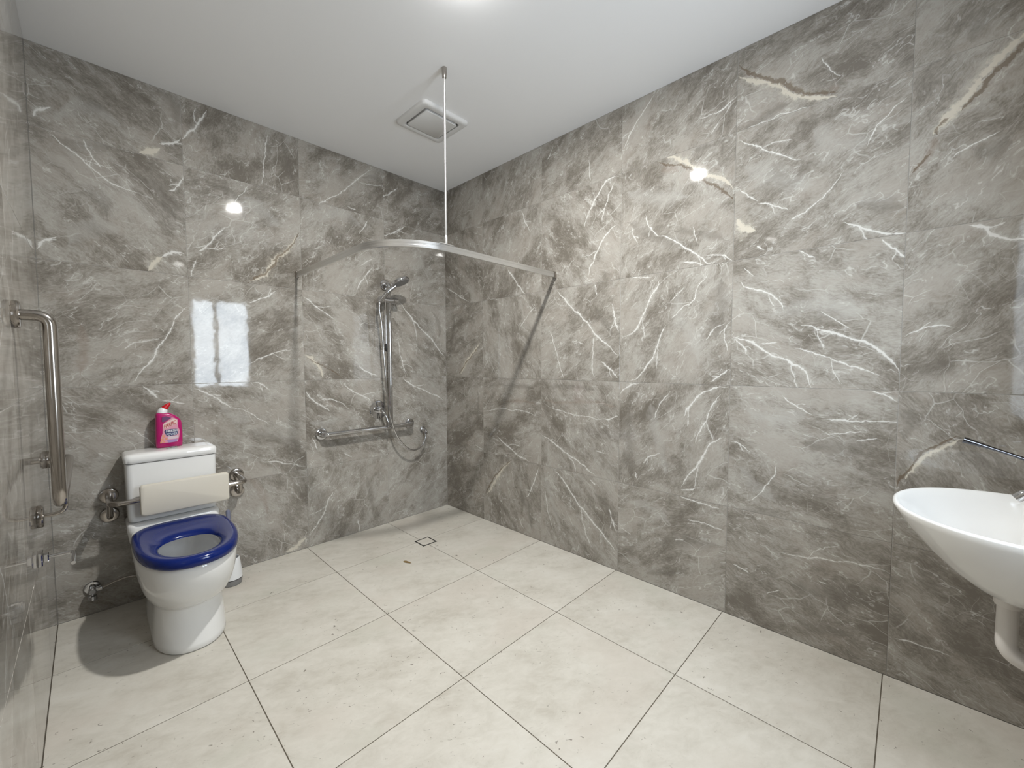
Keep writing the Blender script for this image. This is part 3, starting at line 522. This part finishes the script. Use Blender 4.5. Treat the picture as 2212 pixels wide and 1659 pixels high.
# ------------------------------------------------------------------ shower: T grab rail, hand shower, mixer, outlet
def flange(c, axis, parent, r=.038, d=.016, m_=CHROME, sgn=-1):
    return MB().lathe([(r*.97,0),(r,.002*sgn),(r,(d*.7)*sgn),(r*.93,(d*.92)*sgn),(r*.8,d*sgn),(r*.42,d*sgn)], c, axis, 32).build('flange', m_, parent)
sr = thing('shower_grab_rail', (-.573, -.062, .77), 'chrome inverted-T shower grab rail on the back wall', 'grab rail')
BY = -.062
hp = fillet([(-1.072, -.002, .768), (-1.072, BY, .768), (-.378, BY, .768), (-.378, -.002, .768)], .035)
MB().tube(hp, .016, 20).build('horizontal_bar', CHROME, sr)
vp = fillet([(-.573, BY, .768), (-.573, BY, 1.852), (-.573, -.002, 1.852)], .035)
MB().tube(vp, .0155, 20).build('vertical_bar', CHROME, sr)
for c in ((-1.072, 0, .768), (-.378, 0, .768), (-.573, 0, 1.852)): flange(c, 'y', sr, .040)
sl = MB().lathe([(.017,-.088),(.021,-.085),(.021,.032),(.024,.034),(.024,.066),(.020,.07)], (-.573, BY-.004, 1.728), 'x', 24).build('slider', CHROME, sr)
MB().lathe([(.019,.0),(.022,-.002),(.022,-.03),(.018,-.034)], (-.650, BY-.012, 1.728), 'y', 20).build('holder_cup', CHROME, sl)
MB().tube([(-.618, BY-.028, 1.72), (-.619, BY-.028, 1.40)], .0045, 10).build('slider_rod', CHROME, sr)
MB().lathe([(.006,0),(.0075,-.004),(.0075,-.056),(.005,-.06)], (-.619, BY-.028, 1.402), 'z', 12).build('rod_grip', BLACK, sr)

hs = thing('hand_shower', (-.62, -.1, 1.73), 'chrome hand shower with a flexible hose clipped to the shower rail', 'hand shower')
hA, hB = Vector((-.668, -.100, 1.709)), Vector((-.604, -.145, 1.805))
MB().tube(spline([hA, hA.lerp(hB, .4), hA.lerp(hB, .8), hB+Vector((.030, -.012, .020))]), [.0125+.0035*min(1, k/12) for k in range(25)], 16).build('handle', CHROME, hs)
# disc head, nearly edge-on, tilted to the right
hc = Vector((-.546, -.185, 1.856)); nrm = Vector((.26, -.30, -.91)).normalized()
u_ = nrm.cross(Vector((0,1,0))).normalized(); v_ = nrm.cross(u_)
def disc(prof, n=36):
    return [[hc+(u_*math.cos(2*math.pi*j/n)+v_*math.sin(2*math.pi*j/n))*r+nrm*h for j in range(n)] for r, h in prof]
hd = MB().loft(disc([(.014,-.026),(.045,-.020),(.066,-.009),(.070,.002),(.068,.010),(.060,.0125)])).build('spray_head', CHROME, hs)
MB().loft(disc([(.058,.0122),(.058,.0145),(.055,.0155)])).build('spray_face', GREYP, hd)
hose = [hA, hA+Vector((-.004, .004, -.06)), (-.658, -.098, 1.543), (-.646, -.099, 1.339), (-.618, -.100, .958), (-.572, -.100, .76), (-.525, -.098, .665), (-.460, -.090, .595), (-.385, -.080, .560), (-.305, -.066, .580), (-.262, -.056, .635), (-.252, -.052, .672)]
MB().tube(spline(hose, 10), .0068, 12).build('hose', CHROME, hs)
MB().lathe([(.0085,0),(.0105,-.003),(.0105,-.028),(.008,-.032)], hA+Vector((-.002, .002, .006)), 'z', 16).build('hose_nut', CHROME, hs)

mx = thing('shower_mixer', (-.645, 0, .9), 'round chrome shower mixer with a pin lever above the grab rail', 'mixer tap')
MB().lathe([(.068,0),(.0695,-.003),(.066,-.007),(.03,-.009)], (-.645, 0, .900), 'y', 48).build('cover_plate', CHROME, mx)
MB().lathe([(.026,-.008),(.026,-.030),(.024,-.050),(.016,-.056)], (-.645, 0, .900), 'y', 28).build('handle_body', CHROME, mx)
MB().tube(spline([(-.640, -.048, .896), (-.628, -.072, .868), (-.614, -.088, .815), (-.606, -.094, .770)]), [.010-.0052*k/24 for k in range(25)], 14).build('lever', CHROME, mx)

ou = thing('wall_outlet', (-.250, 0, .7), 'small chrome wall elbow where the shower hose ends', 'outlet')
MB().lathe([(.026,0),(.028,-.003),(.026,-.009),(.015,-.011)], (-.252, 0, .702), 'y', 28).build('flange', CHROME, ou)
MB().tube(fillet([(-.252, -.010, .702), (-.252, -.052, .702), (-.252, -.052, .668)], .018), .0125, 16).build('elbow', CHROME, ou)

# ------------------------------------------------------------------ toilet
TX = -1.888
tl = thing('toilet', (TX, -.4, 0), 'white close-coupled toilet with a blue open seat', 'toilet')
def ring(hw, yf, yb, z, yc=-.50, nf=2.25, nb=5.0, n=56):
    out = []
    for j in range(n):
        a = 2*math.pi*j/n; c, s = math.cos(a), math.sin(a); e = nf if s < 0 else nb
        x = hw*math.copysign(abs(c)**(2/e), c); y = yc+(yc-yf if s < 0 else yb-yc)*math.copysign(abs(s)**(2/e), s)
        out.append((TX+x, y, z))
    return out
rings = [ring(.130, -.705, -.03, 0), ring(.135, -.712, -.02, .008), ring(.134, -.710, -.02, .03), ring(.128, -.695, -.02, .12), ring(.124, -.686, -.02, .185), ring(.126, -.690, -.02, .198),
         ring(.138, -.722, -.02, .210), ring(.152, -.760, -.03, .235), ring(.166, -.796, -.05, .275), ring(.176, -.825, -.07, .325), ring(.181, -.842, -.09, .375), ring(.182, -.846, -.10, .41), ring(.179, -.842, -.10, .426), ring(.172, -.834, -.11, .432),
         ring(.128, -.790, -.30, .432, -.52, 2.1, 2.4), ring(.120, -.782, -.31, .426, -.52, 2.1, 2.4), ring(.119, -.780, -.31, .395, -.52, 2.1, 2.4), ring(.130, -.790, -.30, .385, -.52, 2.1, 2.4),
         ring(.120, -.765, -.31, .33, -.52, 2.1, 2.4), ring(.090, -.70, -.33, .25, -.50, 2.1, 2.3), ring(.060, -.60, -.35, .20, -.46, 2, 2), ring(.03, -.50, -.38, .17, -.44, 2, 2)]
MB().loft(rings).build('pan', CERAMIC, tl, 60)
MB().loft([ring(.067, -.63, -.345, .2145, -.47, 2, 2), ring(.068, -.632, -.344, .2165, -.47, 2, 2)]).build('water', WATER, tl)
def rbox(x0, x1, y0, y1, levels, r, top_r=0):
    """levels: (z, inset)"""
    return [rrect(x0+i, x1-i, y0+i, y1-i, max(.004, r-i*.5), z) for z, i in levels]
MB().loft(rbox(TX-.186, TX+.186, -.225, -.012, ((.30,.03),(.38,.006),(.43,0),(.455,0),(.464,.004),(.467,.010)), .035)).build('rear_deck', CERAMIC, tl, 60)
ci = MB().loft(rbox(TX-.184, TX+.184, -.196, -.006, ((.470,.012),(.474,.006),(.50,.004),(.762,.001)), .028)).build('cistern', CERAMIC, tl, 60)
ld = rbox(TX-.188, TX+.188, -.201, -.004, ((.765,.003),(.767,0),(.793,0),(.802,.004),(.8075,.013)), .032)
crown = [((x-TX)*.82+TX, (y+.1025)*.72-.1025, .8105) for x, y, z in ld[-1]]
MB().loft(ld+[crown]).build('cistern_lid', CERAMIC, ci, 60)
MB().lathe([(.020,.8095),(.0215,.812),(.0215,.819),(.018,.8225),(.006,.8235)], (TX+.004, -.140, 0), 'z', 28).build('flush_button', CHROME, ci)
# blue seat: thick rounded ring with a broad rear
rings = []
def blend(a, b, t): return [tuple(p+(q-p)*t for p, q in zip(A, B)) for A, B in zip(a, b)]
for t, z in ((0.0, .434), (-.025, .446), (-.01, .463), (.10, .4715), (.32, .473), (.62, .466), (.88, .457), (1.0, .447), (1.02, .436), (.9, .430), (.1, .430)):
    o_ = ring(.183, -.862, -.268, z, -.50, 2.4, 3.6); i_ = ring(.110, -.772, -.478, z, -.61, 2.1, 2.6)
    rings.append([(x, y, z) for x, y, _ in blend(o_, i_, t)])
MB().loft(rings, closed=True).build('seat', BLUE, tl, 60)
for s in (-.075, .075):
    MB().lathe([(.014,.432),(.015,.434),(.015,.452),(.012,.456)], (TX+s, -.262, 0), 'z', 20).build('hinge', BLUE, tl)

# ------------------------------------------------------------------ backrest
bk = thing('toilet_back_support', (-1.852, -.22, .58), 'cream padded toilet backrest on a steel wall frame', 'backrest')
mb = MB(); rings = []
def rrxz(x0, x1, z0, z1, r, y, k=6): return [(a, y, b) for a, b, _ in rrect(x0, x1, z0, z1, r, 0, k)]
for ins, y in ((.004,-.236),(0,-.240),(0,-.256),(.003,-.262),(.008,-.264)): rings.append(rrxz(-2.026+ins, -1.664-ins, .512+ins, .664-ins, .014, y))
MB().loft(rings).build('pad', CREAM, bk, 40)
UX0, UX1, UZ = -2.128, -1.577, .586
tp = fillet([(UX0, -.003, UZ), (UX0, -.222, UZ), (UX1, -.222, UZ), (UX1, -.003, UZ)], .045)
MB().tube(tp, .0135, 18).build('frame_tube', STEEL, bk)
for x in (UX0, UX1):
    for z in (UZ, .487): flange((x, 0, z), 'y', bk, .037, .018, STEEL)
    MB().tube(fillet([(x, -.003, .487), (x, -.075, .487), (x, -.115, UZ)], .045), .0125, 16).build('brace_tube', STEEL, bk)

# ------------------------------------------------------------------ left wall: grab rail, roll holder, stop valve
XL = -W; GX = XL+.072
gr = thing('wall_grab_rail', (GX, -1.05, .82), 'brushed steel L-shaped grab rail on the left wall beside the toilet', 'grab rail')
gp = fillet([(XL+.003, -1.05, 1.397), (GX, -1.05, 1.397), (GX, -1.05, .822), (GX, -.115, .822), (XL+.003, -.115, .822)], .055, 12)
MB().tube(gp, .016, 22).build('rail_tube', STEEL, gr)
for y, z in ((-1.05, 1.397), (-.115, .822), (-.68, .706)): flange((XL, y, z), 'x', gr, .040, .017, STEEL, 1)
MB().tube(fillet([(XL+.003, -.68, .706), (GX, -.68, .706), (GX, -.68, .810)], .045, 10), .0065, 14).build('support_rod', STEEL, gr)

rh = thing('toilet_roll_holder', (XL, -.737, .571), 'empty chrome toilet roll holder low on the left wall', 'roll holder')
MB().box(XL, XL+.012, -.762, -.712, .548, .594, .003).build('wall_plate', CHROME, rh)
MB().box(XL+.012, XL+.026, -.752, -.722, .558, .584, .003).build('post', CHROME, rh)
MB().tube(fillet([(XL+.02, -.737, .571), (XL+.087, -.737, .571), (XL+.087, -.865, .571)], .012), .006, 14).build('roll_bar', CHROME, rh)

sv = thing('stop_valve', (-2.203, -.03, .135), 'chrome cistern stop valve with a braided hose beside the toilet', 'valve')
MB().lathe([(.030,0),(.032,-.003),(.028,-.009),(.012,-.011)], (-2.203, 0, .135), 'y', 28).build('flange', CHROME, sv)
MB().lathe([(.011,-.010),(.011,-.030),(.015,-.032),(.015,-.058),(.011,-.062)], (-2.203, 0, .135), 'y', 20).build('valve_body', CHROME, sv)
MB().lathe([(.008,-.012),(.008,-.022),(.016,-.026),(.017,-.044),(.012,-.048)], (-2.203, -.045, .135), 'z', 16).build('valve_handle', CHROME, sv)
MB().tube(spline([(-2.190, -.045, .135), (-2.165, -.046, .139), (-2.12, -.055, .155), (-2.07, -.07, .165), (-2.0, -.08, .15)]), .0055, 10).build('braided_hose', STEEL, sv)
MB().lathe([(.010,0),(.011,.004),(.011,.022),(.008,.026)], (-2.192, -.045, .135), 'x', 16).build('hose_nut', CHROME, sv)

# ------------------------------------------------------------------ toilet brush
bh = thing('toilet_brush_holder', (-1.652, -.165, 0), 'white tapered toilet brush holder with a grey base', 'brush holder')
bc = (-1.652, -.165, 0)
MB().lathe([(.046,0),(.050,.003),(.053,.028),(.053,.032)], bc, 'z', 36).build('base', GREYP, bh)
MB().lathe([(.0535,.0322),(.0535,.036)], bc, 'z', 36).build('seal_ring', BLACK, bh)
MB().lathe([(.0535,.0362),(.0525,.060),(.046,.120),(.042,.150),(.0405,.152),(.039,.150),(.043,.12),(.049,.062),(.049,.0362)], bc, 'z', 36, False).build('cup', WHITEP, bh)
br = thing('toilet_brush', (-1.652, -.165, .07), 'grey-handled toilet brush standing in its holder', 'brush')
MB().tube([(-1.652, -.165, .10), (-1.656, -.172, .28), (-1.660, -.180, .425), (-1.660, -.180, .432)], [.007, .0085, .011, .007], 16).build('handle', HANDLEP, br)
MB().lathe([(.012,.05),(.030,.058),(.033,.085),(.028,.112),(.010,.12)], bc, 'z', 24).build('bristles', GREYP, br)

# ------------------------------------------------------------------ cleaner bottle
BX, BYc, BZ = -1.888, -.072, .8112
bo = thing('cleaner_bottle', (BX, BYc, BZ), 'magenta toilet cleaner bottle with a red angled cap on the cistern', 'bottle')
K = .0019/13.82; KZ = .00238/13.82
bxz = lambda cx, cy: (BX+(cx-655)*K, BZ+(1450-cy)*KZ)
prof = [(270,1030,1450,.022),(250,1045,1425,.027),(248,1052,1300,.030),(250,1058,1100,.031),(254,1056,900,.031),(258,1045,740,.031),(262,1025,650,.030),(266,960,560,.029),(272,830,465,.027),(290,690,405,.024),(312,640,385,.020)]
rings = []
for l, r, cy, hy in prof:
    (x0, z), (x1, _) = bxz(l, cy), bxz(r, cy); cx, hw = (x0+x1)/2, (x1-x0)/2; rg = []
    for j in range(40):
        a = 2*math.pi*j/40; c, s = math.cos(a), math.sin(a)
        rg.append((cx+hw*math.copysign(abs(c)**.5, c), BYc+hy*math.copysign(abs(s)**.6, s), z))
    rings.append(rg)
MB().loft(rings).build('bottle_body', MAGENTA, bo, 50)
def bent(pts, name, m_):
    P = []
    rs = []
    for cx, cy, r in pts: x, z = bxz(cx, cy); P.append((x, BYc, z)); rs.append(r*K)
    return MB().tube(P, rs, 24).build(name, m_, bo)
bent([(478,392,165),(482,360,165),(500,320,148),(540,268,122),(548,258,110)], 'neck_collar', WHITEP)
bent([(550,252,108),(562,236,104),(620,185,82),(680,135,60),(728,100,30),(735,95,18)], 'cap', RED)
# printed label on the flat front
lab = thing  # (keeps names short below)
def print_poly(poly, name, col, parent, d):
    m_ = mat('print_'+name, col, .35); y = BYc-.0312-d
    return MB().prism([bxz(*p) for p in poly], y, y+.0006+d*.5).build(name, m_, parent)
lb = print_poly([(460,720),(560,650),(760,530),(900,600),(915,850),(960,960),(930,1150),(880,1290),(560,1300),(370,1290),(380,1150),(440,1000)], 'label', (.62,.28,.36), bo, 0)
print_poly([(435,640),(450,500),(560,480),(720,540),(480,660)], 'label_crest', (.13,.035,.12), lb, .0002)
print_poly([(480,860),(475,720),(780,575),(890,620),(880,730),(560,850)], 'label_banner', (.72,.55,.50), lb, .0004)
print_poly([(490,950),(520,900),(700,885),(890,895),(900,1030),(850,1085),(560,1100),(530,1040)], 'label_badge', (.035,.04,.12), lb, .0004)
print_poly([(590,1110),(900,1100),(910,1160),(820,1195),(600,1190)], 'label_stripe', (.62,.50,.55), lb, .0003)
print_poly([(560,1215),(880,1205),(850,1290),(600,1300)], 'label_small_print', (.36,.22,.45), lb, .0003)
for cx, cy, r in ((470,1090,55),(430,1190,50),(540,1170,45),(390,1270,40),(480,1260,38)):
    print_poly([(cx+r*math.cos(q*math.pi/4)*(1 if q % 2 else .75), cy+r*math.sin(q*math.pi/4)*(1 if q % 2 else .75)) for q in range(8)], 'label_flower', (.66,.27,.16), lb, .0003)
def text(s, cx, cy, h, width, rot, col, name, parent, d):
    cu = bpy.data.curves.new(name, 'FONT'); cu.body = s; cu.align_x = 'CENTER'; cu.align_y = 'CENTER'; cu.size = 1; cu.extrude = .02; cu.offset = .012
    tmp = bpy.data.objects.new(name, cu); me = bpy.data.meshes.new_from_object(tmp); bpy.data.objects.remove(tmp)
    xs = [v.co.x for v in me.vertices]; ys = [v.co.y for v in me.vertices]; sx = width*K/(max(xs)-min(xs)); sy = h*KZ/(max(ys)-min(ys))
    x, z = bxz(cx, cy)
    for v in me.vertices:
        a, b = v.co.x*sx, v.co.y*sy+v.co.x*sx*math.tan(rot)
        v.co = (x+a, BYc-.0312-d-.0003+ (-v.co.z)*.008, z+b)
    me.materials.clear(); me.materials.append(mat('ink_'+name, col, .4))
    o = bpy.data.objects.new(name, me); COL.objects.link(o); o.parent = parent; o.matrix_parent_inverse = Matrix.Translation(-bo.location) if parent == bo else Matrix.Identity(4)
    return o
ofs = lb.matrix_parent_inverse
for s, cx, cy, h, w_, rot, col, nm in (('HARPIC', 670, 745, 120, 350, .42, (.42,.012,.03), 'brand_lettering'), ('FRESH', 715, 945, 75, 330, .03, (.8,.8,.82), 'range_lettering'), ('POWER', 715, 1045, 70, 330, .03, (.62,.64,.74), 'range_lettering')):
    text(s, cx, cy, h, w_, rot, col, nm, lb, .0010)

# ------------------------------------------------------------------ basin, tap and trap on the front wall
BSX = -.42; BSZ = .82
ba = thing('wash_basin', (BSX, -D+.2, .6), 'white wall-hung wash basin at the right edge', 'basin')
def bring(hw, yf, z, yb=-D+.001, n=72, nf=2.15, nb=7, yc=-D+.14):
    out = []
    for j in range(n):
        a = 2*math.pi*j/n; c, s = math.cos(a), math.sin(a); e = nf if s > 0 else nb
        out.append((BSX+hw*math.copysign(abs(c)**(2/e), c), yc+((yf-yc) if s > 0 else (yc-yb))*math.copysign(abs(s)**(2/e), s), z))
    return out
rings = [bring(.06, -3.105, .607, -3.25), bring(.10, -3.08, .612, -3.27), bring(.150, -3.045, .635), bring(.195, -3.000, .67), bring(.233, -2.957, .715), bring(.262, -2.917, .765), bring(.279, -2.892, .805), bring(.285, -2.883, .822), bring(.284, -2.8845, .8265), bring(.280, -2.889, .829), bring(.275, -2.895, .8265),
         bring(.262, -2.912, .805, -3.19), bring(.235, -2.945, .765, -3.185), bring(.19, -2.985, .725, -3.175), bring(.12, -3.03, .702, -3.16), bring(.03, -3.075, .697, -3.12)]
rings = [[(x, y, z) for x, y, z in r] for r in rings]
MB().loft(rings).build('bowl', CERAMIC, ba, 60)
MB().lathe([(.030,.6985),(.032,.700),(.030,.703),(.018,.702)], (BSX, -3.10, 0), 'z', 28).build('waste', CHROME, ba)

tp_ = thing('basin_tap', (BSX, -3.235, .829), 'chrome basin tap with a long raised lever handle', 'tap')
MB().lathe([(.027,.826),(.027,.832),(.023,.836),(.022,.925),(.020,.932)], (BSX, -3.235, 0), 'z', 28).build('tap_body', CHROME, tp_)
MB().tube(spline([(BSX, -3.235, .875), (BSX, -3.19, .898), (BSX, -3.15, .895), (BSX, -3.13, .878)]), [.014-.001*k/12 for k in range(25)], 16).build('spout', CHROME, tp_)
lv = MB()
rings = []
for k in range(9):
    t = k/8; y = -3.255+.228*t; z = .938+.090*t+.006*math.sin(math.pi*t); w = .0105-.004*math.sin(math.pi*min(1, t*1.1)); hgt = .0100-.0062*math.sin(math.pi*t*.62)+.0045*max(0, t-.7)/.3
    rings.append([(BSX+w*math.cos(a), y-.35*hgt*math.sin(a), z+hgt*math.sin(a)) for a in [2*math.pi*q/16 for q in range(16)]])
lv.loft(rings).build('lever', CHROME_DARK_REFL, tp_, 50)

tr = thing('basin_trap', (BSX, -3.128, .4), 'white plastic trap pipe under the wash basin', 'pipe')
MB().tube(fillet([(BSX, -3.128, .612), (BSX, -3.128, .44), (BSX, -3.205, .41), (BSX, -3.205, .50), (BSX, -D, .50)], .05, 10), .0215, 24).build('trap_pipe', PIPE, tr)
MB().lathe([(.027,.606),(.028,.602),(.028,.578),(.026,.574)], (BSX, -3.128, 0), 'z', 28).build('pipe_nut', PIPE, tr)
MB().lathe([(.030,0),(.034,.002),(.030,.01)], (BSX, -D, .50), 'y', 28).build('wall_collar', PIPE, tr)

# ------------------------------------------------------------------ a scrap of leaf on the floor
lf = MB()
lp = [(-.838,-.650),(-.829,-.645),(-.821,-.658),(-.813,-.682),(-.810,-.702),(-.819,-.698),(-.828,-.682),(-.836,-.664)]
n_ = len(lp); zz = [.0015,.003,.005,.003,.001,.0012,.002,.001]
lf.add([(x,y,z) for (x,y),z in zip(lp,zz)]+[(x,y,z+.0006) for (x,y),z in zip(lp,zz)], [tuple(range(n_-1,-1,-1)), tuple(range(n_,2*n_))]+[(j,(j+1)%n_,(j+1)%n_+n_,j+n_) for j in range(n_)])
tag(lf.build('leaf_scrap', mat('dry_leaf', (.20,.13,.05), .7)), 'tiny brown curled leaf scrap on the floor tiles near the drain', 'leaf scrap')
